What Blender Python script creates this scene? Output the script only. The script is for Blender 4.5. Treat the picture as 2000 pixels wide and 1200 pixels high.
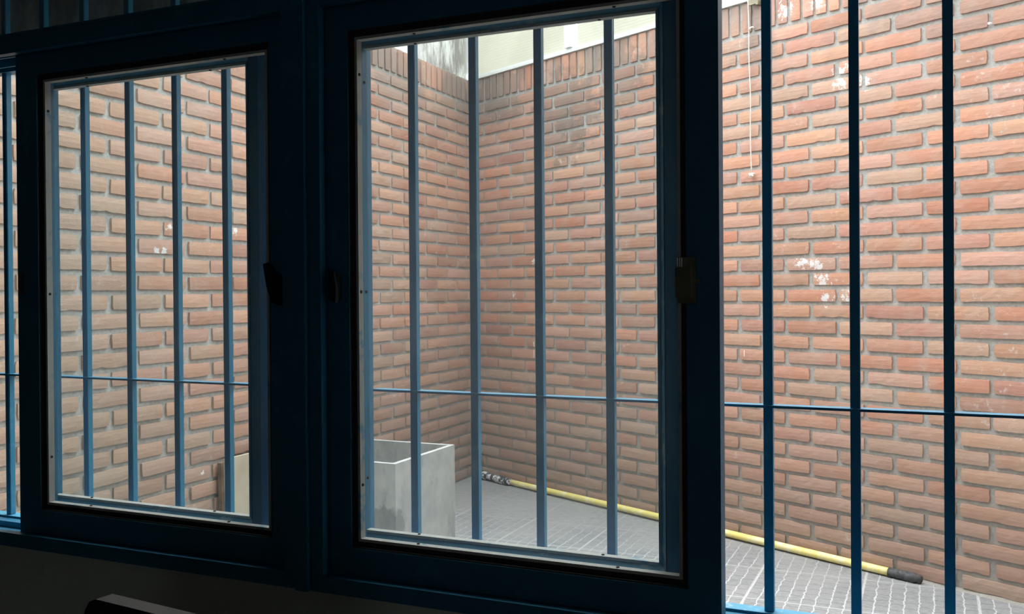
import bpy, bmesh, math, random
from mathutils import Vector, Matrix, noise

random.seed(7)
for o in list(bpy.data.objects):
    bpy.data.objects.remove(o, do_unlink=True)
SC = bpy.context.scene
COL = SC.collection

# ------------------------------------------------------------------ camera
FPX = 1850.0
yaw, pitch, roll = math.radians(24), math.atan(11.6 / FPX), math.radians(0.43)
F = Vector((-math.sin(yaw), math.cos(yaw), 0))
R = Vector((math.cos(yaw), math.sin(yaw), 0))
U = Vector((0, 0, 1))
F2 = F * math.cos(pitch) - U * math.sin(pitch)
U2 = U * math.cos(pitch) + F * math.sin(pitch)
R3 = R * math.cos(roll) - U2 * math.sin(roll)
U3 = U2 * math.cos(roll) + R * math.sin(roll)
cam_d = bpy.data.cameras.new('camera')
cam = bpy.data.objects.new('camera', cam_d)
COL.objects.link(cam)
cam_d.sensor_width = 36
cam_d.lens = FPX / 2000 * 36
cam_d.shift_y = -20.4 / 2000
cam_d.clip_start = 0.02
M = Matrix((R3, U3, -F2)).transposed().to_4x4()
M.translation = Vector((0, 0, 1.19))
cam.matrix_world = M
SC.camera = cam

# ------------------------------------------------------------------ sky, exposure
SC.view_settings.view_transform = 'Standard'
SC.view_settings.look = 'None'
SC.view_settings.gamma = 1
SC.view_settings.use_curve_mapping = False
SC.view_settings.exposure = 2.35
w = bpy.data.worlds.new('overcast_sky')
SC.world = w
w.use_nodes = True
wn = w.node_tree.nodes
bg = wn['Background']
bg.inputs[0].default_value = (0.90, 0.96, 1.0, 1)
bg.inputs[1].default_value = 1.0
# soft brightness of the clouded sky above the open end of the courtyard
sun_d = bpy.data.lights.new('veiled_sun', 'SUN')
sun_d.energy = 1.1
sun_d.angle = math.radians(50)
sun_d.color = (1.0, 0.97, 0.93)
sun = bpy.data.objects.new('veiled_sun', sun_d)
COL.objects.link(sun)
# added fill lamp, unseen behind the camera, brightening the dim room
room_d = bpy.data.lights.new('room_fill', 'AREA')
room_d.energy = 0.55
room_d.shape = 'RECTANGLE'
room_d.size, room_d.size_y = 0.9, 1.9
room_d.color = (0.85, 0.93, 1.0)
room_l = bpy.data.objects.new('room_fill', room_d)
COL.objects.link(room_l)
room_l.location = (1.2, -2.5, 1.2)
room_l.rotation_euler = (math.radians(90), 0, 0)
sun.rotation_euler = Vector((0.10, -0.22, -1.0)).to_track_quat('-Z', 'Y').to_euler()


# ------------------------------------------------------------------ materials
class Mat:
    def __init__(s, name, rough=0.8, metallic=0.0):
        s.m = bpy.data.materials.new(name)
        s.m.use_nodes = True
        s.t = s.m.node_tree
        s.n = s.t.nodes
        s.b = s.n['Principled BSDF']
        s.b.inputs['Roughness'].default_value = rough
        s.b.inputs['Metallic'].default_value = metallic

    def link(s, a, b):
        s.t.links.new(a, b)

    def val(s, x, inp):
        if hasattr(x, 'is_output'):
            s.link(x, inp)
        elif isinstance(x, (tuple, list)):
            inp.default_value = tuple(x) + ((1,) if len(x) == 3 and inp.type == 'RGBA' else ())
        else:
            inp.default_value = x

    def math(s, op, a, b=0.0, c=None, clamp=False):
        n = s.n.new('ShaderNodeMath')
        n.operation = op
        n.use_clamp = clamp
        s.val(a, n.inputs[0])
        s.val(b, n.inputs[1])
        if c is not None:
            s.val(c, n.inputs[2])
        return n.outputs[0]

    def mix(s, fac, a, b, mode='MIX'):
        n = s.n.new('ShaderNodeMix')
        n.data_type = 'RGBA'
        n.blend_type = mode
        s.val(fac, n.inputs[0])
        s.val(a, n.inputs[6])
        s.val(b, n.inputs[7])
        return n.outputs[2]

    def noise(s, scale, detail=4, rough=0.6, vec=None, dist=0.0):
        n = s.n.new('ShaderNodeTexNoise')
        n.inputs['Scale'].default_value = scale
        n.inputs['Detail'].default_value = detail
        n.inputs['Roughness'].default_value = rough
        n.inputs['Distortion'].default_value = dist
        s.link(vec if vec is not None else s.pos(), n.inputs['Vector'])
        return n.outputs[0]

    def pos(s):
        if not hasattr(s, '_pos'):
            s._pos = s.n.new('ShaderNodeNewGeometry').outputs['Position']
        return s._pos

    def xyz(s):
        if not hasattr(s, '_xyz'):
            n = s.n.new('ShaderNodeSeparateXYZ')
            s.link(s.pos(), n.inputs[0])
            s._xyz = n.outputs
        return s._xyz

    def ramp(s, x, lo, hi):
        n = s.n.new('ShaderNodeMapRange')
        n.interpolation_type = 'SMOOTHSTEP'
        s.val(x, n.inputs[0])
        n.inputs[1].default_value = lo
        n.inputs[2].default_value = hi
        return n.outputs[0]

    def scaled(s, v3):
        n = s.n.new('ShaderNodeMapping')
        n.inputs['Scale'].default_value = v3
        s.link(s.pos(), n.inputs[0])
        return n.outputs[0]

    def blob(s, p, r, warp=None):
        """1 near the point p, 0 beyond r"""
        n = s.n.new('ShaderNodeVectorMath')
        n.operation = 'DISTANCE'
        s.link(s.pos(), n.inputs[0])
        n.inputs[1].default_value = p
        d = n.outputs['Value']
        if warp is not None:
            d = s.math('ADD', d, warp)
        return s.math('SUBTRACT', 1.0, s.ramp(d, r * 0.75, r))

    def bump(s, h, strength=0.3, dist=0.002):
        n = s.n.new('ShaderNodeBump')
        n.inputs['Strength'].default_value = strength
        n.inputs['Distance'].default_value = dist
        s.link(h, n.inputs['Height'])
        s.link(n.outputs[0], s.b.inputs['Normal'])

    def color(s, c):
        s.val(c, s.b.inputs['Base Color'])
        return s.m


def simple(name, col, rough=0.7, metallic=0.0, var=0.12, scale=30, bump=0.15):
    k = Mat(name, rough, metallic)
    nz = k.noise(scale)
    c = k.mix(k.ramp(nz, 0.3, 0.7), tuple(x * (1 - var) for x in col), tuple(min(1, x * (1 + var)) for x in col))
    if bump:
        k.bump(nz, bump, 0.001)
    return k.color(c)


WORIG = Vector((-2.71, 5.47, 0))
WDIR = Vector((0.8972, -0.4416, 0)).normalized()
WN = Vector((WDIR.y, -WDIR.x, 0))          # towards the courtyard


def on_wall(s, z, off=0.0):
    return WORIG + WDIR * s + WN * off + Vector((0, 0, z))


def brick_material():
    k = Mat('fired_clay_brick', 0.9)
    at = k.n.new('ShaderNodeAttribute')
    at.attribute_name = 'brick_tint'
    col = at.outputs['Color']
    n1 = k.noise(9, 5, 0.65)
    n2 = k.noise(70, 4, 0.7)
    n3 = k.noise(2.2, 3, 0.5)
    streak = k.noise(1.0, 5, 0.7, k.scaled((14, 14, 60)))
    col = k.mix(k.math('MULTIPLY', k.ramp(n1, 0.40, 0.70), 0.36), col, (0.53, 0.41, 0.35))
    col = k.mix(k.math('MULTIPLY', k.ramp(streak, 0.5, 0.75), 0.35), col, (0.56, 0.33, 0.23))
    col = k.mix(k.math('MULTIPLY', k.ramp(n2, 0.55, 0.8), 0.25), col, (0.22, 0.12, 0.09))
    # efflorescence
    eff = k.math('MULTIPLY', k.ramp(n3, 0.50, 0.66), k.ramp(k.noise(28, 5, 0.75), 0.56, 0.72))
    col = k.mix(k.math('MULTIPLY', eff, 0.75), col, (0.72, 0.68, 0.66))
    x, y, z = k.xyz()
    # soot washed down from the roof edge
    soot = k.math('MULTIPLY', k.ramp(z, 1.95, 2.5), k.ramp(k.noise(3.2, 4, 0.6, k.scaled((1, 1, 0.35))), 0.36, 0.56))
    col = k.mix(k.math('MULTIPLY', soot, 0.75), col, (0.23, 0.20, 0.18))
    # dark patch under the edge next to the corner
    wp = k.math('MULTIPLY', k.math('SUBTRACT', k.noise(14, 4, 0.7), 0.5), 0.5)
    for s, zz, r, am in ((0.86, 2.20, 0.30, 0.55), (0.90, 2.145, 0.07, 0.6), (0.98, 2.09, 0.07, 0.5), (1.31, 2.33, 0.2, 0.5), (0.3, 2.45, 0.25, 0.5)):
        col = k.mix(k.math('MULTIPLY', k.blob(on_wall(s, zz), r, wp), am), col, (0.20, 0.165, 0.145))
    # bricks duller and darker towards the ground, greyish and dusty next to the house
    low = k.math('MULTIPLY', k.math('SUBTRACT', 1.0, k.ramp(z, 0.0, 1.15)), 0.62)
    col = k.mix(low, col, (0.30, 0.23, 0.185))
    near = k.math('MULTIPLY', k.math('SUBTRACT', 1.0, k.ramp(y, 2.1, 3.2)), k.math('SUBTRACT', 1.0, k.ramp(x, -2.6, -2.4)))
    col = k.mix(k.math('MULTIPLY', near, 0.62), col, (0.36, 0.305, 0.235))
    # splashes of white paint
    wp2 = k.math('MULTIPLY', k.math('SUBTRACT', k.noise(45, 4, 0.8), 0.5), 0.22)
    for s, zz, r in ((2.49, 1.295, 0.030), (2.42, 1.306, 0.024), (2.53, 1.22, 0.024), (2.54, 1.146, 0.022), (2.643, 1.157, 0.014), (2.62, 2.11, 0.030),
                     (2.615, 2.07, 0.024), (2.72, 2.06, 0.024), (2.345, 2.45, 0.030), (2.51, 2.45, 0.024), (0.407, 1.158, 0.014), (0.608, 1.365, 0.012)):
        col = k.mix(k.math('MULTIPLY', k.blob(on_wall(s, zz), r, wp2), 0.85), col, (0.80, 0.78, 0.78))
    for p, r in (((-2.70, 2.755, 1.353), 0.016), ((-2.70, 2.79, 1.352), 0.016), ((-2.70, 2.82, 1.442), 0.016), ((-2.70, 3.197, 1.455), 0.02),
                 ((-2.70, 2.935, 0.733), 0.006), ((-2.70, 3.001, 0.701), 0.008), ((-2.70, 2.992, 0.459), 0.007), ((-2.70, 3.043, 0.44), 0.007)):
        col = k.mix(k.math('MULTIPLY', k.blob(p, r, k.math('MULTIPLY', wp2, 0.4)), 0.9), col, (0.78, 0.78, 0.76))
    # dribbles of white paint
    dsep = k.n.new('ShaderNodeVectorMath')
    dsep.operation = 'DOT_PRODUCT'
    k.link(k.pos(), dsep.inputs[0])
    dsep.inputs[1].default_value = WDIR
    sc = k.math('SUBTRACT', dsep.outputs['Value'], WORIG.dot(WDIR))
    for s0, za, zb, wd_ in ((0.594, 0.79, 0.885, 0.0035), (2.11, 0.87, 0.90, 0.002)):
        dd = k.math('ABSOLUTE', k.math('SUBTRACT', sc, s0))
        hit = k.math('MULTIPLY', k.math('LESS_THAN', dd, wd_), k.math('MULTIPLY', k.math('GREATER_THAN', z, za), k.math('LESS_THAN', z, zb)))
        col = k.mix(k.math('MULTIPLY', hit, k.math('GREATER_THAN', x, -2.69)), col, (0.80, 0.78, 0.78))
    h = k.math('ADD', k.math('MULTIPLY', n2, 0.6), streak)
    k.bump(h, 0.55, 0.003)
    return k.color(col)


def mortar_material():
    k = Mat('grey_lime_mortar', 0.95)
    n = k.noise(60, 5, 0.7)
    x, y, z = k.xyz()
    c = k.mix(k.ramp(n, 0.3, 0.7), (0.36, 0.36, 0.34), (0.50, 0.50, 0.48))
    soot = k.math('MULTIPLY', k.ramp(z, 2.0, 2.5), k.ramp(k.noise(3.2, 4, 0.6), 0.40, 0.65))
    c = k.mix(k.math('MULTIPLY', soot, 0.5), c, (0.22, 0.20, 0.18))
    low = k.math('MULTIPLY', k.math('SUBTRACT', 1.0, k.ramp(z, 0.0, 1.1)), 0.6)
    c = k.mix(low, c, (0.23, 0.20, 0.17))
    k.bump(n, 0.6, 0.004)
    return k.color(c)


def paver_material():
    """cement tiles 41 cm wide, each moulded like small setts in rows along y"""
    k = Mat('sett_patterned_cement_tile', 0.72)
    x, y, z = k.xyz()
    wob = k.math('MULTIPLY', k.math('SUBTRACT', k.noise(20, 4, 0.7), 0.5), 0.030)
    wob2 = k.math('MULTIPLY', k.math('SUBTRACT', k.noise(17, 3, 0.6, k.scaled((1.3, 0.9, 1))), 0.5), 0.02)
    xs = k.math('ADD', k.math('ADD', x, 1.90), wob)
    row = k.math('DIVIDE', xs, 0.05125)
    dx = k.math('ABSOLUTE', k.math('SUBTRACT', k.math('FRACT', row), 0.5))     # .5 on the line
    line = k.ramp(dx, 0.43, 0.475)
    # cross joints, staggered in every other row
    par = k.math('MODULO', k.math('ABSOLUTE', k.math('FLOOR', row)), 2.0)
    ys = k.math('DIVIDE', k.math('ADD', k.math('ADD', y, wob2), k.math('MULTIPLY', par, 0.034)), 0.0683)
    dy = k.math('ABSOLUTE', k.math('SUBTRACT', k.math('FRACT', ys), 0.5))
    cross = k.ramp(dy, 0.42, 0.49)
    # edges of the tiles
    tx = k.math('ABSOLUTE', k.math('SUBTRACT', k.math('FRACT', k.math('DIVIDE', k.math('ADD', x, 1.90), 0.41)), 0.5))
    ty = k.math('ABSOLUTE', k.math('SUBTRACT', k.math('FRACT', k.math('DIVIDE', k.math('SUBTRACT', y, 0.41), 0.41)), 0.5))
    tl = k.math('MAXIMUM', k.ramp(tx, 0.483, 0.490), k.ramp(ty, 0.487, 0.493))
    fine = k.noise(120, 4, 0.7, k.scaled((0.35, 1.6, 1)))
    big = k.noise(3.0, 4, 0.6)
    worn = k.ramp(k.noise(1.6, 3, 0.5), 0.40, 0.60)
    c = k.mix(k.ramp(fine, 0.3, 0.7), (0.125, 0.133, 0.140), (0.27, 0.282, 0.292))
    c = k.mix(k.math('MULTIPLY', k.ramp(big, 0.35, 0.7), 0.4), c, (0.27, 0.275, 0.275))
    c = k.mix(k.math('MULTIPLY', cross, 0.45), c, (0.08, 0.08, 0.085))
    # grooves are clogged with pale cement close to the window, with dirt farther out
    far = k.math('SUBTRACT', 1.0, k.ramp(k.math('ADD', y, k.math('MULTIPLY', k.math('SUBTRACT', big, 0.5), 1.6)), 3.75, 4.9))
    c = k.mix(k.math('MULTIPLY', k.math('SUBTRACT', 1.0, far), k.math('ADD', 0.35, k.math('MULTIPLY', k.ramp(k.noise(26, 5, 0.75), 0.35, 0.65), 0.4))), c, (0.30, 0.30, 0.292))
    c = k.mix(k.math('MULTIPLY', line, k.math('ADD', 0.05, k.math('MULTIPLY', far, 0.72))), c, (0.50, 0.515, 0.525))
    c = k.mix(k.math('MULTIPLY', tl, k.math('ADD', 0.2, k.math('MULTIPLY', far, 0.5))), c, (0.44, 0.445, 0.45))
    h = k.math('SUBTRACT', k.math('MULTIPLY', fine, 0.5), k.math('MAXIMUM', k.math('MULTIPLY', cross, 0.8), line))
    k.bump(h, 0.5, 0.004)
    return k.color(c)


def plaster_material(name, a, b, stain=None, amount=0.5, scale=3.0):
    k = Mat(name, 0.9)
    n = k.noise(scale, 5, 0.65)
    c = k.mix(k.ramp(n, 0.3, 0.7), a, b)
    if stain:
        s = k.math('MULTIPLY', k.ramp(k.noise(2.4, 6, 0.75, k.scaled((1, 3.0, 0.5))), 0.47, 0.60), amount)
        c = k.mix(s, c, stain)
    k.bump(k.noise(40, 5, 0.7), 0.4, 0.003)
    return k.color(c)


def painted_metal(name, col, rough=0.42, worn=(0.30, 0.42, 0.50), amount=0.35):
    k = Mat(name, rough)
    n = k.noise(18, 5, 0.7)
    c = k.mix(k.math('MULTIPLY', k.ramp(n, 0.54, 0.68), amount), col, worn)
    c = k.mix(k.math('MULTIPLY', k.ramp(k.noise(5, 3), 0.35, 0.7), 0.3), c, tuple(x * 0.75 for x in col))
    k.bump(k.noise(90, 3), 0.12, 0.001)
    return k.color(c)


def glass_material(name, dust):
    m = bpy.data.materials.new(name)
    m.use_nodes = True
    t = m.node_tree
    t.nodes.clear()
    out = t.nodes.new('ShaderNodeOutputMaterial')
    tr = t.nodes.new('ShaderNodeBsdfTransparent')
    tr.inputs[0].default_value = (0.95, 0.97, 0.97, 1)
    gl = t.nodes.new('ShaderNodeBsdfGlossy')
    gl.inputs['Roughness'].default_value = 0.02
    lw = t.nodes.new('ShaderNodeLayerWeight')
    pw = t.nodes.new('ShaderNodeMath')
    pw.operation = 'POWER'
    t.links.new(lw.outputs['Facing'], pw.inputs[0])
    pw.inputs[1].default_value = 5.0
    fr = t.nodes.new('ShaderNodeMath')
    fr.operation = 'MULTIPLY_ADD'
    t.links.new(pw.outputs[0], fr.inputs[0])
    fr.inputs[1].default_value = 0.9
    fr.inputs[2].default_value = 0.02
    m1 = t.nodes.new('ShaderNodeMixShader')
    t.links.new(fr.outputs[0], m1.inputs[0])
    t.links.new(tr.outputs[0], m1.inputs[1])
    t.links.new(gl.outputs[0], m1.inputs[2])
    du = t.nodes.new('ShaderNodeBsdfTranslucent')
    du.inputs[0].default_value = (0.85, 0.88, 0.90, 1)
    geo = t.nodes.new('ShaderNodeNewGeometry')
    nz = t.nodes.new('ShaderNodeTexNoise')
    nz.inputs['Scale'].default_value = 7
    nz.inputs['Detail'].default_value = 6
    nz.inputs['Roughness'].default_value = 0.7
    t.links.new(geo.outputs['Position'], nz.inputs['Vector'])
    mr = t.nodes.new('ShaderNodeMapRange')
    mr.inputs[1].default_value = 0.3
    mr.inputs[2].default_value = 0.75
    mr.inputs[3].default_value = dust * 0.6
    mr.inputs[4].default_value = dust * 1.5
    t.links.new(nz.outputs[0], mr.inputs[0])
    m2 = t.nodes.new('ShaderNodeMixShader')
    t.links.new(mr.outputs[0], m2.inputs[0])
    t.links.new(m1.outputs[0], m2.inputs[1])
    t.links.new(du.outputs[0], m2.inputs[2])
    t.links.new(m2.outputs[0], out.inputs[0])
    return m


MT = dict(

    brick=brick_material(), mortar=mortar_material(), paver=paver_material(),
    blue=painted_metal('blue_enamel_paint', (0.018, 0.155, 0.265), worn=(0.08, 0.30, 0.40), amount=0.25),
    bar=painted_metal('blue_bar_paint', (0.022, 0.215, 0.360), 0.45, (0.13, 0.36, 0.46), 0.35),
    bead=painted_metal('old_white_glazing_bead', (0.50, 0.49, 0.45), 0.6, (0.08, 0.30, 0.43), 0.9),
    gasket=simple('dark_rebate_putty', (0.035, 0.032, 0.025), 0.8),
    screw=simple('dark_screw_steel', (0.03, 0.03, 0.03), 0.5, 0.6, bump=0),
    latch=simple('tarnished_latch_metal', (0.22, 0.20, 0.14), 0.45, 0.7),
    black=simple('black_plastic', (0.008, 0.008, 0.009), 0.45, bump=0.05),
    inwall=plaster_material('dull_interior_plaster', (0.56, 0.59, 0.52), (0.66, 0.69, 0.61)),
    infloor=simple('dark_interior_floor', (0.10, 0.09, 0.08), 0.6),
    inceil=plaster_material('interior_ceiling_plaster', (0.22, 0.22, 0.20), (0.3, 0.3, 0.28)),
    render=plaster_material('grey_cement_render', (0.40, 0.38, 0.34), (0.58, 0.55, 0.49), (0.20, 0.18, 0.16), 0.7, 9),
    facade=plaster_material('pale_facade_render', (0.50, 0.49, 0.46), (0.60, 0.59, 0.55)),
    white=None,
    whitepaint=simple('white_painted_metal', (0.78, 0.79, 0.79), 0.5, var=0.04, bump=0.05),
    concrete=None, yellow=None, tape=None,
    rubber=simple('dark_rubber_end', (0.055, 0.057, 0.062), 0.7, scale=60, var=0.5),
    cord=simple('off_white_cord', (0.80, 0.76, 0.68), 0.8),
    glassA=glass_material('dusty_window_glass', 0.013),
    glassL=glass_material('cleaner_window_glass', 0.006),
    lit_smear=painted_metal('lit_smeared_blue_paint', (0.045, 0.27, 0.42), 0.5, (0.42, 0.52, 0.56), 0.8),  # smeared blue, paled to put caught daylight into the colour
    glassT=glass_material('grimy_transom_glass', 0.01),
    brown=simple('weathered_brown_edge', (0.16, 0.11, 0.075), 0.85, var=0.4, scale=20),
)


def concrete_material():
    k = Mat('smooth_cast_concrete', 0.8)
    c = k.mix(k.ramp(k.noise(6, 6, 0.65), 0.3, 0.7), (0.34, 0.352, 0.35), (0.48, 0.475, 0.46))
    c = k.mix(k.math('MULTIPLY', k.ramp(k.noise(2.5, 5, 0.8, k.scaled((3, 3, 1))), 0.52, 0.62), 0.35), c, (0.20, 0.205, 0.20))
    wp = k.math('MULTIPLY', k.math('SUBTRACT', k.noise(20, 4, 0.7), 0.5), 0.12)
    c = k.mix(k.math('MULTIPLY', k.blob((-2.01, 3.262, 0.235), 0.10, wp), 0.55), c, (0.10, 0.12, 0.125))
    k.bump(k.noise(45, 5), 0.3, 0.002)
    return k.color(c)


def white_plaster():
    k = Mat('weathered_white_plaster', 0.9)
    x, y, z = k.xyz()
    c = k.mix(k.ramp(k.noise(4, 5, 0.65), 0.3, 0.7), (0.74, 0.74, 0.72), (0.82, 0.82, 0.80))
    st = k.math('MULTIPLY', k.ramp(k.noise(3.2, 6, 0.75, k.scaled((1, 2.2, 0.6))), 0.42, 0.58), k.ramp(y, 4.5, 5.15))
    c = k.mix(k.math('MULTIPLY', st, 0.85), c, (0.20, 0.18, 0.155))
    k.bump(k.noise(30, 5, 0.7), 0.5, 0.006)
    return k.color(c)


def yellow_material():
    k = Mat('yellow_pole_plastic', 0.4)
    c = k.mix(k.ramp(k.noise(16, 4), 0.45, 0.7), (0.78, 0.66, 0.20), (0.80, 0.76, 0.50))
    c = k.mix(k.math('MULTIPLY', k.ramp(k.noise(60, 4, 0.8), 0.62, 0.7), 0.6), c, (0.30, 0.24, 0.14))
    return k.color(c)


def tape_material():
    k = Mat('black_and_white_wrapped_tape', 0.6)
    c = k.mix(k.ramp(k.noise(34, 4, 0.7), 0.50, 0.54), (0.035, 0.035, 0.04), (0.62, 0.62, 0.62))
    k.bump(k.noise(60, 4), 0.8, 0.004)
    return k.color(c)


def panel_material():
    """cream fibreglass sheet, lets some daylight through"""
    k = Mat('cream_translucent_sheet', 0.5)
    x, y, z = k.xyz()
    rib = k.math('ABSOLUTE', k.math('SUBTRACT', k.math('FRACT', k.math('DIVIDE', z, 0.012)), 0.5))
    c = k.mix(k.ramp(k.noise(4, 4), 0.35, 0.7), (0.42, 0.40, 0.345), (0.54, 0.52, 0.46))
    k.bump(rib, 0.15, 0.001)
    k.color(c)
    tl = k.n.new('ShaderNodeBsdfTranslucent')
    tl.inputs[0].default_value = (0.74, 0.71, 0.63, 1)
    mx = k.n.new('ShaderNodeMixShader')
    mx.inputs[0].default_value = 0.5
    out = k.n['Material Output']
    k.link(k.b.outputs[0], mx.inputs[1])
    k.link(tl.outputs[0], mx.inputs[2])
    k.link(mx.outputs[0], out.inputs[0])
    return k.m


MT['concrete'] = concrete_material()
MT['white'] = white_plaster()
MT['yellow'] = yellow_material()
MT['tape'] = tape_material()
MT['panel'] = panel_material()


def board_material():
    k = Mat('cream_painted_board', 0.7)
    c = k.mix(k.ramp(k.noise(5, 5, 0.7), 0.3, 0.7), (0.46, 0.385, 0.285), (0.56, 0.485, 0.375))
    k.bump(k.noise(50, 4), 0.2, 0.002)
    return k.color(c)


MT['board'] = board_material()


# ------------------------------------------------------------------ mesh helpers
def link(name, me, mats, parent=None, smooth=False):
    for m in (mats if isinstance(mats, (list, tuple)) else [mats]):
        me.materials.append(m)
    if smooth:
        for p in me.polygons:
            p.use_smooth = True
    o = bpy.data.objects.new(name, me)
    COL.objects.link(o)
    if parent:
        o.parent = parent
    return o


def obj(name, bm, mat, parent=None, smooth=False, origin=None, bevel=0.0):
    if bevel:
        bmesh.ops.bevel(bm, geom=[e for e in bm.edges if len(e.link_faces) == 2 and e.calc_face_angle(0) > 0.6], offset=bevel, segments=2,
                        affect='EDGES', clamp_overlap=True)
    bmesh.ops.recalc_face_normals(bm, faces=bm.faces)
    pl = Vector((0, 0, 0)) if parent is None else parent.matrix_basis.translation.copy()
    q = parent.parent if parent else None
    while q:
        pl += q.matrix_basis.translation
        q = q.parent
    org = Vector(origin) if origin is not None else pl
    bmesh.ops.translate(bm, vec=-org, verts=bm.verts)
    me = bpy.data.meshes.new(name)
    bm.to_mesh(me)
    bm.free()
    o = link(name, me, mat, parent, smooth)
    o.location = org - pl
    return o


def box(bm, a, b):
    c = [(x, y, z) for x in (a[0], b[0]) for y in (a[1], b[1]) for z in (a[2], b[2])]
    v = [bm.verts.new(p) for p in c]
    for f in ((0, 1, 3, 2), (4, 6, 7, 5), (0, 4, 5, 1), (2, 3, 7, 6), (0, 2, 6, 4), (1, 5, 7, 3)):
        bm.faces.new([v[i] for i in f])
    return v


def obox(bm, p0, ax, ay, az):
    """box from a corner and three edge vectors"""
    p0, ax, ay, az = Vector(p0), Vector(ax), Vector(ay), Vector(az)
    v = [bm.verts.new(p0 + ax * i + ay * j + az * k) for i in (0, 1) for j in (0, 1) for k in (0, 1)]
    for f in ((0, 1, 3, 2), (4, 6, 7, 5), (0, 4, 5, 1), (2, 3, 7, 6), (0, 2, 6, 4), (1, 5, 7, 3)):
        bm.faces.new([v[i] for i in f])
    return v


def ring(bm, x0, x1, z0, z1, X0, X1, Z0, Z1, y0, y1):
    """rectangular frame: outer x0..x1, z0..z1; opening X0..X1, Z0..Z1; depth y0..y1"""
    out = [(x0, z0), (x1, z0), (x1, z1), (x0, z1)]
    inn = [(X0, Z0), (X1, Z0), (X1, Z1), (X0, Z1)]
    vo = [[bm.verts.new((p[0], y, p[1])) for p in out] for y in (y0, y1)]
    vi = [[bm.verts.new((p[0], y, p[1])) for p in inn] for y in (y0, y1)]
    for i in range(4):
        j = (i + 1) % 4
        bm.faces.new((vo[0][i], vo[0][j], vi[0][j], vi[0][i]))
        bm.faces.new((vo[1][i], vi[1][i], vi[1][j], vo[1][j]))
        bm.faces.new((vo[0][i], vo[1][i], vo[1][j], vo[0][j]))
        bm.faces.new((vi[0][i], vi[0][j], vi[1][j], vi[1][i]))


def tube(bm, pts, rad, seg=12, caps=True):
    pts = [Vector(p) for p in pts]
    rads = rad if isinstance(rad, (list, tuple)) else [rad] * len(pts)
    rings = []
    ref = None
    for i, p in enumerate(pts):
        d = (pts[min(i + 1, len(pts) - 1)] - pts[max(i - 1, 0)]).normalized()
        if ref is None:
            ref = Vector((0, 0, 1)) if abs(d.z) < 0.9 else Vector((1, 0, 0))
        a = (ref - d * ref.dot(d)).normalized()
        b = d.cross(a)
        ref = a
        rings.append([bm.verts.new(p + (a * math.cos(t) + b * math.sin(t)) * rads[i]) for t in (2 * math.pi * k / seg for k in range(seg))])
    for r0, r1 in zip(rings, rings[1:]):
        for k in range(seg):
            bm.faces.new((r0[k], r0[(k + 1) % seg], r1[(k + 1) % seg], r1[k]))
    if caps:
        bm.faces.new(rings[0][::-1])
        bm.faces.new(rings[-1])


def empty(name, loc, label=None, cat=None, group=None, parent=None):
    o = bpy.data.objects.new(name, None)
    o.empty_display_size = 0.05
    COL.objects.link(o)
    o.location = loc
    if parent:
        o.parent = parent
        o.location = Vector(loc) - parent.location
    if label:
        o['label'] = label
    if cat:
        o['category'] = cat
    if group:
        o['group'] = group
    return o


def tag(o, label, cat, group=None):
    o['label'] = label
    o['category'] = cat
    if group:
        o['group'] = group
    return o


def struct(o, label=None):
    o['kind'] = 'structure'
    if label:
        o['label'] = label
    return o


NEW = bmesh.new

# ------------------------------------------------------------------ brick walls
PAL = [(0.56, 0.270, 0.180), (0.58, 0.300, 0.200), (0.53, 0.235, 0.155), (0.56, 0.320, 0.250), (0.54, 0.340, 0.250),
       (0.58, 0.320, 0.210), (0.50, 0.250, 0.190), (0.57, 0.280, 0.190), (0.55, 0.300, 0.225)]


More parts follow.
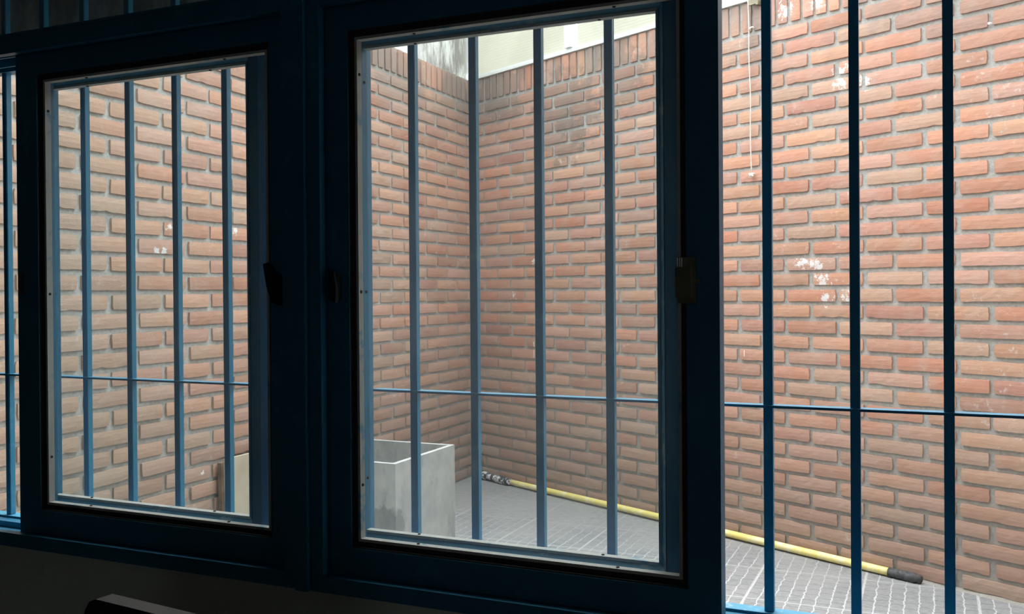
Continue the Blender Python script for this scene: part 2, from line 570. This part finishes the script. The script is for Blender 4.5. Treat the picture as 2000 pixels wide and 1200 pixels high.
def brick_wall(name, org, d, n, length, phase, phase_odd, label, soldier_top=2.535, mats=None, beige=0.0):
    """individually modelled stretchers (26 x 7 cm grid) under a course of soldiers"""
    V, Fc, C, mi = [], [], [], []
    rnd = random.Random(name)
    CH, BH, L, J = 0.07, 0.0515, 0.26, 0.0195
    Z0 = 0.0125

    def add_brick(s0, s1, z0, z1, nu, nv):
        if s1 - s0 < 0.02:
            return
        tint = rnd.choice(PAL)
        k = rnd.uniform(0.86, 1.14)
        g = rnd.random() ** 2 * 0.35 + beige * rnd.uniform(0.3, 1)
        t = tuple(min(1, (a * (1 - g) + b * g) * k) for a, b in zip(tint, (0.42, 0.30, 0.22)))
        out = 0.0105 + rnd.uniform(-0.0018, 0.0022)
        tilt = rnd.uniform(-0.0016, 0.0016)
        dz = rnd.uniform(-0.0012, 0.0012)
        rot = rnd.uniform(-0.006, 0.006)
        base = len(V)
        grid = {}
        for i in range(nu + 1):
            for j in range(nv + 1):
                u, v = i / nu, j / nv
                eu, ev = i in (0, nu), j in (0, nv)
                s = s0 + (s1 - s0) * u
                z = z0 + (z1 - z0) * v + dz + (u - 0.5) * rot * (s1 - s0) * 2
                o_ = out + tilt * (u - 0.5) * 2
                if eu and ev:
                    o_ -= 0.0028
                    s += (0.0015 if i == 0 else -0.0015) * rnd.uniform(0.2, 2.2)
                    z += (0.0012 if j == 0 else -0.0012) * rnd.uniform(0.3, 1.4)
                elif eu or ev:
                    o_ -= 0.0016
                    s += rnd.uniform(-0.0012, 0.0012)
                    z += rnd.uniform(-0.0011, 0.0011)
                    if rnd.random() < 0.03:
                        z += (0.004 if j == 0 else -0.003) if ev else 0
                else:
                    o_ += rnd.uniform(-0.0006, 0.0006)
                p = org + d * s + n * o_
                grid[i, j] = len(V)
                V.append((p.x, p.y, z))
                C.append(t)
        for i in range(nu):
            for j in range(nv):
                Fc.append((grid[i, j], grid[i + 1, j], grid[i + 1, j + 1], grid[i, j + 1]))
                mi.append(0)
        loop = [(i, 0) for i in range(nu)] + [(nu, j) for j in range(nv)] + [(i, nv) for i in range(nu, 0, -1)] + [(0, j) for j in range(nv, 0, -1)]
        back = []
        for q in loop:
            x, y, z = V[grid[q]]
            p = Vector((x, y, z)) - n * (0.014)
            back.append(len(V))
            V.append((p.x, p.y, p.z))
            C.append(t)
        for a in range(len(loop)):
            b = (a + 1) % len(loop)
            Fc.append((grid[loop[a]], back[a], back[b], grid[loop[b]]))
            mi.append(0)

    for c in range(34):
        z0 = Z0 + c * CH + 0.001
        z1 = z0 + BH
        off = phase if c % 2 == 0 else phase_odd
        k0 = int(math.floor(-off / L)) - 1
        s = off + k0 * L
        while s < length:
            jit = rnd.uniform(-0.004, 0.004)
            a, b = max(0.002, s + J / 2 + jit), min(length, s + L - J / 2 + rnd.uniform(-0.003, 0.003))
            if b > 0.03:
                add_brick(a, b, z0, z1, 9, 3)
            s += L
    zs = Z0 + 34 * CH + 0.004
    s = 0.006
    while s < length - 0.05:
        add_brick(s, s + 0.049 + rnd.uniform(-0.002, 0.002), zs, soldier_top + rnd.uniform(-0.003, 0.002), 3, 7)
        s += 0.0655 + rnd.uniform(-0.002, 0.002)
    # mortar body
    b0 = len(V)
    for (s_, o_) in ((0, 0), (length, 0), (length, -0.12), (0, -0.12)):
        p = org + d * s_ + n * o_
        for z in (-0.02, soldier_top + 0.004):
            V.append((p.x, p.y, z))
            C.append((0.4, 0.4, 0.4))
    for f in ((0, 2, 3, 1), (2, 4, 5, 3), (4, 6, 7, 5), (6, 0, 1, 7), (1, 3, 5, 7), (0, 6, 4, 2)):
        Fc.append(tuple(b0 + i for i in f))
        mi.append(1)
    me = bpy.data.meshes.new(name)
    me.from_pydata(V, [], Fc)
    at = me.color_attributes.new('brick_tint', 'FLOAT_COLOR', 'POINT')
    flat = []
    for c in C:
        flat += [c[0], c[1], c[2], 1]
    at.data.foreach_set('color', flat)
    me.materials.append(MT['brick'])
    me.materials.append(MT['mortar'])
    me.polygons.foreach_set('material_index', mi)
    bm = NEW()
    bm.from_mesh(me)
    bmesh.ops.recalc_face_normals(bm, faces=bm.faces)
    bm.to_mesh(me)
    bm.free()
    me.update()
    o = bpy.data.objects.new(name, me)
    COL.objects.link(o)
    return struct(o, label)


# right-hand wall, running obliquely to the far corner
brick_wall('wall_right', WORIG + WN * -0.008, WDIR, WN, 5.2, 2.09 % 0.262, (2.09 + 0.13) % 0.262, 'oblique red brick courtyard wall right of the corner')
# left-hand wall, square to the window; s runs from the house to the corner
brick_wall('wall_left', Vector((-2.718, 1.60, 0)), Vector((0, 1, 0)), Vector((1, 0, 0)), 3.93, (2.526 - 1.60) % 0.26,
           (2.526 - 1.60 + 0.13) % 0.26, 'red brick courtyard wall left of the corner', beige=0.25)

# courtyard floor
bm = NEW()
box(bm, (-2.95, 1.60, -0.12), (4.2, 6.4, 0.0))
struct(obj('floor', bm, MT['paver']), 'grey sett-patterned tile floor of the courtyard')

# cement fillet where the oblique wall meets the tiles
bm = NEW()
for i in range(0, 70):
    s0, s1 = 0.3 + i * 0.06, 0.3 + (i + 1) * 0.06
    h0 = 0.012 + 0.012 * noise.noise(Vector((s0 * 5, 0, 0))) + 0.004 * max(0, s0 - 2)
    h1 = 0.012 + 0.012 * noise.noise(Vector((s1 * 5, 0, 0))) + 0.004 * max(0, s1 - 2)
    w0 = 0.012 + 0.01 * noise.noise(Vector((s0 * 7, 3, 0))) + 0.003 * max(0, s0 - 2)
    w1 = 0.012 + 0.01 * noise.noise(Vector((s1 * 7, 3, 0))) + 0.003 * max(0, s1 - 2)
    a = [on_wall(s0, -0.01, w0), on_wall(s0, h0, -0.006), on_wall(s0, -0.01, -0.02), on_wall(s1, -0.01, w1), on_wall(s1, h1, -0.006), on_wall(s1, -0.01, -0.02)]
    v = [bm.verts.new(p) for p in a]
    bm.faces.new((v[0], v[3], v[4], v[1]))
bmesh.ops.remove_doubles(bm, verts=bm.verts, dist=0.0005)
struct(obj('trim_1', bm, MT['mortar']), 'grey cement fillet at the foot of the right brick wall')

# ------------------------------------------------------------------ house wall with the window, and the dark room
XL, XR = -2.32, 0.345          # window opening
YI, YO = 1.340, 1.580          # inner and outer face of the house wall
bm = NEW()
box(bm, (-3.4, YI, -0.1), (1.9, 1.505, 0.681))
box(bm, (-3.4, 1.505, -0.1), (1.9, YO, 0.662))
box(bm, (-3.4, YI, 0.681), (XL, YO, 2.08))
box(bm, (XR, YI, 0.681), (1.9, YO, 2.08))
box(bm, (-3.4, YI, 2.08), (1.9, YO, 2.75))
struct(obj('wall_front', bm, MT['inwall']), 'dark plastered room wall below the window')
bm = NEW()
box(bm, (-3.4, YO, 2.3), (1.9, YO + 0.02, 4.6))
box(bm, (1.35, YO + 0.02, -0.1), (1.5, 3.42, 4.6))  # unseen side wall, placed to cut sky light from the right
struct(obj('wall_facade_screen', bm, MT['facade']), 'rendered upper facade of the house, and an unseen side wall added to block sky light')
# rendered beam over the opening, seen through the transom
bm = NEW()
box(bm, (-2.70, YO, 1.775), (1.0, YO + 0.13, 2.30))
struct(obj('trim_2', bm, MT['render']), 'grey rendered beam outside the transom light')
bm = NEW()
box(bm, (-3.4, -2.6, -0.1), (1.9, YI, 0.0))
struct(obj('floor_room', bm, MT['infloor']), 'floor of the dark room')
bm = NEW()
box(bm, (-3.5, -2.6, 2.65), (2.0, YO, 2.75))
struct(obj('ceiling', bm, MT['inceil']), 'ceiling of the dark room')
for nm, a, b in (('wall_back', (-3.5, -2.7, -0.1), (2.0, -2.6, 2.75)), ('wall_room_left', (-3.5, -2.6, -0.1), (-3.4, YO, 2.75)),
                 ('wall_room_right', (1.9, -2.6, -0.1), (2.0, YO - 0.3, 2.75))):
    bm = NEW()
    box(bm, a, b)
    struct(obj(nm, bm, MT['inceil']))

# ------------------------------------------------------------------ the two window units
ZB, ZT = 0.681, 1.707


def window_unit(name, x0, x1, label):
    w_ = empty(name, ((x0 + x1) / 2, 1.42, ZB))
    struct(w_, label)
    bm = NEW()
    # inner lip all round
    ring(bm, x0, x1, ZB, ZT, x0 + 0.022, x1 - 0.022, 0.708, 1.674, 1.330, 1.346)
    # body of the jambs, sill and head
    ring(bm, x0, x1, ZB, ZT, x0 + 0.012, x1 - 0.012, 0.686, 1.699, 1.346, 1.487)
    # outer upstand carrying the grille
    ring(bm, x0, x1, ZB, ZT, x0 + 0.009, x1 - 0.009, 0.690, 1.690, 1.487, 1.513)
    obj('window_frame', bm, MT['blue'], w_)
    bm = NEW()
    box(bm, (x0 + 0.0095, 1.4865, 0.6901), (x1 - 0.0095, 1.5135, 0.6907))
    obj('sill_sky_tint', bm, MT['lit_smear'], w_)  # added pale strip: sky brightness on the sill top put into its colour
    for y in (1.3725, 1.4275):
        bm = NEW()
        box(bm, (x0 + 0.013, y - 0.002, 0.6862), (x1 - 0.013, y + 0.002, 0.6985))
        obj('track_rail', bm, MT['bar'], w_)
        bm = NEW()
        box(bm, (x0 + 0.013, y - 0.002, 1.680), (x1 - 0.013, y + 0.002, 1.6988))
        obj('track_rail', bm, MT['bar'], w_)
    return w_


def sash(win, x0, x1, y0, gx0, gx1, name='sash', label=None, rear=False):
    """sliding sash: outer x0..x1, glass opening gx0..gx1, inner face at y0"""
    zb, zt = 0.7005, 1.6775
    g0, g1 = 0.7655, 1.6215
    s = empty(name, ((x0 + x1) / 2, y0 + 0.017, zb), parent=win)
    if label:
        s['label'] = label
    bm = NEW()
    xf = x1 - 0.011 if rear else x1
    ring(bm, x0, xf, zb, zt, gx0 - 0.009, gx1 + 0.011, g0 - 0.011, g1 + 0.011, y0, y0 + 0.012)
    if rear:
        # folded outer edge of the stile
        lo = [bm.verts.new(p) for p in ((xf, y0, zb), (x1, y0 + 0.012, zb), (xf, y0 + 0.012, zb))]
        hi = [bm.verts.new(p) for p in ((xf, y0, zt), (x1, y0 + 0.012, zt), (xf, y0 + 0.012, zt))]
        bm.faces.new(lo[::-1])
        bm.faces.new(hi)
        for q in range(3):
            bm.faces.new((lo[q], lo[(q + 1) % 3], hi[(q + 1) % 3], hi[q]))
    ring(bm, x0 + 0.001, x1 - 0.001, zb + 0.001, zt - 0.001, gx0 - 0.001, gx1 + 0.001, g0 - 0.001, g1 + 0.001, y0 + 0.012, y0 + 0.034)
    obj('sash_frame', bm, MT['blue'], s)
    bm = NEW()
    if rear:
        # sloping putty, painted over in smeared blue, paled in place of caught light
        q = 0.0088
        o_ = [(gx0 - q, g0 - q), (gx1 + q, g0 - q), (gx1 + q, g1 + q), (gx0 - q, g1 + q)]
        i_ = [(gx0, g0), (gx1, g0), (gx1, g1), (gx0, g1)]
        vo_ = [bm.verts.new((px, y0 + 0.001, pz)) for px, pz in o_]
        vm_ = [bm.verts.new((px, y0 + 0.0118, pz)) for px, pz in o_]
        vi_ = [bm.verts.new((px, y0 + 0.0118, pz)) for px, pz in i_]
        for i in range(4):
            j = (i + 1) % 4
            bm.faces.new((vo_[i], vo_[j], vi_[j], vi_[i]))
            bm.faces.new((vo_[j], vo_[i], vm_[i], vm_[j]))
            bm.faces.new((vm_[i], vi_[i], vi_[j], vm_[j]))
        obj('putty', bm, MT['lit_smear'], s)
    else:
        ring(bm, gx0 - 0.009, gx1 + 0.0108, g0 - 0.0108, g1 + 0.0108, gx0 - 0.0085, gx1 + 0.0085, g0 - 0.0085, g1 + 0.0085, y0 + 0.002, y0 + 0.0118)
        ring(bm, gx0 - 0.0085, gx1 + 0.0085, g0 - 0.0085, g1 + 0.0085, gx0, gx1, g0, g1, y0 + 0.0105, y0 + 0.0118)
        obj('putty', bm, MT['gasket'], s)
    bm = NEW()
    ring(bm, gx0 - 0.0008, gx1 + 0.0008, g0 - 0.0008, g1 + 0.0008, gx0 + 0.004, gx1 - 0.004, g0 + 0.004, g1 - 0.004, y0 + 0.009, y0 + 0.023)
    if rear:
        for f in bm.faces:
            c_ = f.calc_center_median()
            if abs(c_.x - gx0) < 0.01 or abs(c_.x - gx1) < 0.01:
                f.material_index = 1
    obj('glazing_bead', bm, [MT['bead'], MT['bar']], s)
    bm = NEW()
    box(bm, (gx0 + 0.0002, y0 + 0.0235, g0 + 0.0002), (gx1 - 0.0002, y0 + 0.0265, g1 - 0.0002))
    obj('glass_pane', bm, MT['glassL' if x1 < -1.0 else 'glassA'], s)
    first = None
    spots = []
    for zz in (0.86, 1.19, 1.56):
        spots += [(gx0 + 0.004, zz, 1), (gx1 - 0.004, zz, -1)]
    for t in (0.2, 0.82):
        spots += [(gx0 + (gx1 - gx0) * t, g0 + 0.004, 2), (gx0 + (gx1 - gx0) * t, g1 - 0.004, 3)]
    ym = y0 + 0.016
    for (xx, zz, kind) in spots:
        dv = {1: Vector((1, 0, 0)), -1: Vector((-1, 0, 0)), 2: Vector((0, 0, 1)), 3: Vector((0, 0, -1))}[kind]
        bm = NEW()
        p = Vector((xx, ym, zz))
        tube(bm, [p - dv * 0.001, p + dv * 0.0016], [0.0032, 0.0024], 8)
        obj('screw', bm, MT['screw'], s)
    return s


W1 = window_unit('window_1', -2.300, -1.003, 'left blue steel sliding window unit, its sashes pushed to the right')
W2 = window_unit('window_2', -0.968, 0.325, 'right blue steel sliding window unit, open on its right side')
sA1 = sash(W1, -1.706, -1.018, 1.355, -1.638, -1.0815)
sB1 = sash(W1, -1.745, -1.128, 1.411, -1.690, -1.171, rear=True)
sA2 = sash(W2, -0.956, -0.279, 1.355, -0.896, -0.338)
sB2 = sash(W2, -0.9665, -0.322, 1.411, -0.922, -0.384, rear=True)

# mullion between the two units, jamb trims
bm = NEW()
box(bm, (-1.003, 1.334, ZB), (-0.968, 1.500, ZT))
box(bm, (-0.998, 1.322, ZB), (-0.973, 1.334, ZT))
struct(obj('trim_3', bm, MT['blue'], bevel=0.002), 'dark blue mullion between the two window units')
bm = NEW()
box(bm, (XL, 1.325, 0.681), (-2.300, 1.51, ZT))
box(bm, (0.325, 1.325, 0.681), (XR, 1.51, ZT))
struct(obj('trim_4', bm, MT['blue'], bevel=0.002), 'blue jambs at both ends of the window')

# transom light above
w3 = empty('window_3', (-0.99, 1.42, ZT))
struct(w3, 'low fixed transom light above the sliding windows')
bm = NEW()
ring(bm, XL, XR, ZT, 2.08, XL + 0.03, XR - 0.03, ZT + 0.006, 2.05, 1.328, 1.42)
obj('window_frame', bm, MT['blue'], w3)
bm = NEW()
box(bm, (XL + 0.0305, 1.380, ZT + 0.0065), (XR - 0.0305, 1.384, 2.0495))
obj('glass_pane', bm, MT['glassT'], w3)


# ------------------------------------------------------------------ latches (parts of the sashes)
def part_origin(p):
    return p.matrix_basis.translation + (p.parent.matrix_basis.translation if p.parent else Vector())


# box latch on the right stile of the right unit's front sash
bm = NEW()
box(bm, (-0.336, 1.3405, 1.170), (-0.311, 1.3548, 1.236))
box(bm, (-0.338, 1.3335, 1.178), (-0.315, 1.3403, 1.222))
box(bm, (-0.3148, 1.3450, 1.199), (-0.3045, 1.3500, 1.204))
o = obj('latch', bm, MT['latch'], sA2, bevel=0.0008)
o['label'] = 'tarnished metal box latch'
bm = NEW()
for dx in (0.0, 0.003, 0.006):
    tube(bm, [(-0.334 + dx, 1.332, 1.222), (-0.334 + dx, 1.332, 1.235)], 0.0007, 6)
obj('latch_spring', bm, MT['whitepaint'], sA2)


def lever(win_sash, outline, x0, x1, z0, z1):
    bm = NEW()
    box(bm, (x0, 1.3425, z0), (x1, 1.3548, z1))
    # flat blade of the lever
    fr_ = [bm.verts.new((x, 1.335, z)) for x, z in outline]
    bk_ = [bm.verts.new((x, 1.342, z)) for x, z in outline]
    bm.faces.new(fr_)
    bm.faces.new(bk_[::-1])
    for i in range(len(outline)):
        j = (i + 1) % len(outline)
        bm.faces.new((fr_[j], fr_[i], bk_[i], bk_[j]))
    o = obj('latch_lever', bm, MT['black'], win_sash)
    o['label'] = 'black latch lever'


lever(sA1, [(-1.0707, 1.2398), (-1.0596, 1.2423), (-1.0488, 1.2269), (-1.0325, 1.2178), (-1.0298, 1.1673), (-1.0527, 1.1718), (-1.0634, 1.2004)],
      -1.048, -1.032, 1.168, 1.217)
lever(sA2, [(-0.9347, 1.2286), (-0.9244, 1.2250), (-0.9185, 1.1991), (-0.9198, 1.1716), (-0.9342, 1.1776)], -0.931, -0.920, 1.176, 1.220)
bm = NEW()
box(bm, (-1.694, 1.347, 1.190), (-1.687, 1.3548, 1.235))
obj('finger_pull', bm, MT['latch'], sA1, bevel=0.0015)


# ------------------------------------------------------------------ security grilles
def grille(xs, x0, x1, label):
    g = empty('security_grille', ((x0 + x1) / 2, 1.50, 0.6902), label, 'window grille')
    h = 0.0071
    mesh = None
    for i, x in enumerate(xs):
        if mesh is None:
            bm = NEW()
            box(bm, (-h, -h, 0), (h, h, 1.36))
            bmesh.ops.bevel(bm, geom=[e for e in bm.edges], offset=0.0012, segments=2, affect='EDGES')
            bmesh.ops.recalc_face_normals(bm, faces=bm.faces)
            mesh = bpy.data.meshes.new('grille_bar')
            bm.to_mesh(mesh)
            bm.free()
            mesh.materials.append(MT['bar'])
        b = bpy.data.objects.new('grille_bar', mesh)
        COL.objects.link(b)
        b.parent = g
        b.location = Vector((x, 1.50, 0.6902)) - g.location
    bm = NEW()
    box(bm, (x0, 1.4885, 1.0065), (x1, 1.5115, 1.0105))
    obj('cross_bar', bm, MT['bar'], g, bevel=0.0008)
    return g


grille([-2.170, -2.044, -1.918, -1.797, -1.676, -1.548, -1.4195, -1.290, -1.163], -2.277, -1.026,
       'blue square-bar security grille outside the left window unit')
grille([-0.8615, -0.739, -0.615, -0.489, -0.362, -0.2343, -0.1074, 0.0197, 0.147, 0.273], -0.945, 0.302,
       'blue square-bar security grille outside the right window unit')

# ------------------------------------------------------------------ roof edge above the right wall
TOPZ = 2.539
bm = NEW()
obox(bm, on_wall(0.0, TOPZ, 0.012), WDIR * 2.20, -WN * 0.10, Vector((0, 0, 0.016)))
obox(bm, on_wall(0.0, TOPZ + 0.016, 0.002), WDIR * 2.20, -WN * 0.08, Vector((0, 0, 0.012)))
r = obj('roof_edge_rail', bm, MT['whitepaint'], bevel=0.003)
tag(r, 'white metal rail lying along the top of the right brick wall', 'rail')
for (a, b, nm) in ((0.0, 0.885, 'cream ribbed sheet over the wall between the corner and the white post'),
                   (0.955, 2.19, 'cream sheet over the wall to the right of the white post')):
    bm = NEW()
    nz_ = 120
    H = 0.95
    prev = None
    for i in range(nz_ + 1):
        z = TOPZ + 0.0285 + H * i / nz_
        off = -0.030 + 0.0007 * math.cos(i * math.pi)
        cur = [bm.verts.new(on_wall(a, z, off)), bm.verts.new(on_wall(b, z, off)), bm.verts.new(on_wall(b, z, off - 0.004)), bm.verts.new(on_wall(a, z, off - 0.004))]
        if prev:
            for q in range(4):
                bm.faces.new((prev[q], prev[(q + 1) % 4], cur[(q + 1) % 4], cur[q]))
        else:
            bm.faces.new(cur)
        prev = cur
    bm.faces.new(prev[::-1])
    tag(obj('ribbed_sheet', bm, MT['panel']), nm, 'translucent panel')
bm = NEW()
obox(bm, on_wall(0.8955, TOPZ + 0.0285, 0.020), WDIR * 0.050, -WN * 0.044, Vector((0, 0, 0.95)))
tag(obj('support_post', bm, MT['whitepaint'], bevel=0.002), 'white square post standing on the rail between the cream sheets', 'post')
# end bracket of the rail
bm = NEW()
obox(bm, on_wall(2.203, TOPZ - 0.035, 0.030), WDIR * 0.012, -WN * 0.10, Vector((0, 0, 0.085)))
obox(bm, on_wall(2.165, TOPZ - 0.030, 0.030), WDIR * 0.038, -WN * 0.012, Vector((0, 0, 0.028)))
obox(bm, on_wall(2.165, TOPZ + 0.046, 0.030), WDIR * 0.055, -WN * 0.012, Vector((0, 0, 0.006)))
tag(obj('rail_bracket', bm, MT['latch']), 'small metal bracket closing the right end of the white rail', 'bracket')

# white plastered wall on top of the left brick wall
bm = NEW()
box(bm, (-2.90, 3.95, 2.540), (-2.745, 5.60, 3.9))
box(bm, (-2.90, 1.60, 2.540), (-2.760, 3.95, 2.575))
struct(obj('wall_upper', bm, MT['white']), 'weathered white plaster wall above the left brick wall')

# ------------------------------------------------------------------ planter
PX0, PX1, PY0, PY1, PH, PT = -2.468, -1.968, 3.262, 3.775, 0.50, 0.022
pl = empty('concrete_planter', (-2.218, 3.518, 0), 'empty square grey concrete planter on the floor by the left brick wall', 'planter')
bm = NEW()
nsub = 10
outer = [(PX0, PY0), (PX1, PY0), (PX1, PY1), (PX0, PY1)]
inner = [(PX0 + PT, PY0 + PT), (PX1 - PT, PY0 + PT), (PX1 - PT, PY1 - PT), (PX0 + PT, PY1 - PT)]
vo = [[bm.verts.new((p[0], p[1], z)) for p in outer] for z in (0, PH)]
vi = [[bm.verts.new((p[0], p[1], z)) for p in inner] for z in (0.04, PH)]
for i in range(4):
    j = (i + 1) % 4
    bm.faces.new((vo[0][i], vo[0][j], vo[1][j], vo[1][i]))
    bm.faces.new((vi[0][j], vi[0][i], vi[1][i], vi[1][j]))
    bm.faces.new((vo[1][i], vo[1][j], vi[1][j], vi[1][i]))
bm.faces.new(vo[0][::-1])
bm.faces.new(vi[0])
obj('planter_box', bm, MT['concrete'], pl, bevel=0.006)

# board leaning against the left wall
bd = empty('leaning_board', (-2.68, 3.5, 0), 'cream board with a brown edge leaning on the left brick wall', 'board')
bm = NEW()
obox(bm, (-2.650, 3.075, 0.0), (0, 0.60, 0), (-0.014, 0, 0), (-0.012, 0, 0.505))
obj('board_face', bm, MT['board'], bd, bevel=0.002)
bm = NEW()
obox(bm, (-2.6645, 3.062, 0.0), (0, 0.61, 0), (-0.020, 0, 0), (-0.012, 0, 0.490))
obj('board_back', bm, MT['brown'], bd)

# ------------------------------------------------------------------ yellow pole with taped ends
po = empty('yellow_pole', on_wall(1.5, 0, 0.035), 'long yellow pole lying along the foot of the right brick wall', 'pole')


def pole_pt(s):
    return on_wall(s, 0.0205 + 0.004 * math.sin(s * 1.2), 0.030 + 0.006 * math.sin(s * 0.9))


bm = NEW()
tube(bm, [pole_pt(0.38 + i * (2.86 - 0.38) / 24) for i in range(25)], 0.0165, 16)
obj('pole_tube', bm, MT['yellow'], po, smooth=True)
bm = NEW()
pts, rr = [], []
for i in range(22):
    t = i / 21
    s = 0.075 + t * 0.34
    p = pole_pt(s) + Vector((0, 0, 0.008 * (1 - t))) + WN * 0.008
    pts.append(p)
    base = 0.026 if t < 0.35 else (0.019 if t < 0.6 else 0.023)
    rr.append(base + 0.0045 * noise.noise(Vector((s * 40, 1, 2))) if 0 < i < 21 else 0.014)
tube(bm, pts, rr, 14)
for v in bm.verts:
    v.co += noise.noise_vector(v.co * 60) * 0.004
    v.co.z = max(v.co.z, 0.0005)
obj('tape_wrap', bm, MT['tape'], po, smooth=True)['label'] = 'lumpy black and white taped end'
bm = NEW()
pts, rr = [], []
for i in range(11):
    t = i / 10
    pts.append(pole_pt(2.845 + t * 0.135))
    rr.append((0.0195 + 0.0012 * math.sin(t * 26)) * (1 if t < 0.9 else 0.75))
tube(bm, pts, rr, 16)
obj('end_grip', bm, MT['rubber'], po, smooth=True)['label'] = 'dark grey rubber end'

# ------------------------------------------------------------------ cord hanging from the rail
cd = empty('hanging_cord', on_wall(2.16, 1.7, 0.02), 'thin white cord hanging from the white rail down the right brick wall', 'cord')
bm = NEW()
pts = []
for i in range(31):
    t = i / 30
    z = TOPZ - 0.002 - t * (TOPZ - 1.735)
    pts.append(on_wall(2.153 + 0.012 * t + 0.002 * math.sin(t * 14), z, 0.020 - 0.004 * math.sin(t * 3)))
tube(bm, pts, 0.0023, 8)
obj('cord_line', bm, MT['cord'], cd, smooth=True)
bm = NEW()
pts = [on_wall(2.156 + 0.024 * t, 2.398 + 0.012 * math.sin(t * 2.4), 0.020 - 0.008 * t) for t in (0, .25, .5, .75, 1)]
tube(bm, pts, [0.003, 0.004, 0.0045, 0.004, 0.003], 8)
obj('cord_loop', bm, MT['cord'], cd, smooth=True)
bm = NEW()
bmesh.ops.create_icosphere(bm, subdivisions=3, radius=0.011, matrix=Matrix.Translation(on_wall(2.165, 1.722, 0.018)))
for v in bm.verts:
    v.co += noise.noise_vector(v.co * 90) * 0.006
tube(bm, [on_wall(2.163, 1.725, 0.018), on_wall(2.150, 1.712, 0.016)], 0.0025, 6)
tube(bm, [on_wall(2.165, 1.725, 0.018), on_wall(2.182, 1.728, 0.014)], 0.0025, 6)
obj('cord_knot', bm, MT['cord'], cd)

# screw eye fixed in a joint near the top right
bm = NEW()
tube(bm, [on_wall(3.246, 2.190, 0.0), on_wall(3.246, 2.190, 0.016)], [0.006, 0.005], 10)
tag(obj('wall_plug', bm, MT['whitepaint'], origin=on_wall(3.246, 2.190, 0.0)), 'small white wall plug stuck in a mortar joint at upper right', 'wall plug')

# ------------------------------------------------------------------ chair in the dark room
CH = Vector((-0.838, 0.88, 0))
ch = empty('chair', CH, 'dark chair standing in the room below the left window, only its top rail in view', 'chair')
bm = NEW()
# curved top backrest panel
n_ = 12
x0c, x1c = -0.205, 0.225
front, back = [], []
rows = [0.55, 0.65, 0.745, 0.770, 0.781, 0.786]
grid = []
for zi, z in enumerate(rows):
    ra = []
    inset = {0: 0.0, 1: 0.0, 2: 0.002, 3: 0.007, 4: 0.014, 5: 0.026}[zi]
    for i in range(n_ + 1):
        t = i / n_
        x = (x0c + inset) + (x1c - x0c - 2 * inset) * t
        bow = 0.002 * (1 - (2 * t - 1) ** 2)
        ra.append((x, bow + (z - 0.45) * 0.12, z))
    grid.append(ra)
TH = 0.026
vf = [[bm.verts.new(CH + Vector((x, y, z))) for (x, y, z) in ra] for ra in grid]
vb = [[bm.verts.new(CH + Vector((x, y - TH, z))) for (x, y, z) in ra] for ra in grid]
for a in range(len(rows) - 1):
    for i in range(n_):
        bm.faces.new((vf[a][i], vf[a][i + 1], vf[a + 1][i + 1], vf[a + 1][i]))
        bm.faces.new((vb[a][i], vb[a + 1][i], vb[a + 1][i + 1], vb[a][i + 1]))
    bm.faces.new((vf[a][0], vf[a + 1][0], vb[a + 1][0], vb[a][0]))
    bm.faces.new((vf[a][n_], vb[a][n_], vb[a + 1][n_], vf[a + 1][n_]))
for i in range(n_):
    bm.faces.new((vf[-1][i], vf[-1][i + 1], vb[-1][i + 1], vb[-1][i]))
    bm.faces.new((vf[0][i], vb[0][i], vb[0][i + 1], vf[0][i + 1]))
obj('backrest', bm, MT['black'], ch, smooth=False)
ch.rotation_euler = (0, 0, math.radians(-7))
bm = NEW()
box(bm, CH + Vector((-0.21, -0.42, 0.43)), CH + Vector((0.23, 0.0, 0.465)))
obj('seat', bm, MT['black'], ch, bevel=0.012)
for (dx, dy, top) in ((-0.17, -0.012, 0.58), (0.19, -0.012, 0.58), (-0.19, -0.40, 0.431), (0.21, -0.40, 0.431)):
    bm = NEW()
    if top > 0.5:
        tube(bm, [CH + Vector((dx, dy - 0.02, 0)), CH + Vector((dx, dy, 0.44)), CH + Vector((dx, dy + 0.02, top))], 0.011, 10)
    else:
        tube(bm, [CH + Vector((dx, dy, 0)), CH + Vector((dx, dy, top))], 0.011, 10)
    obj('leg', bm, MT['screw'], ch, smooth=True)
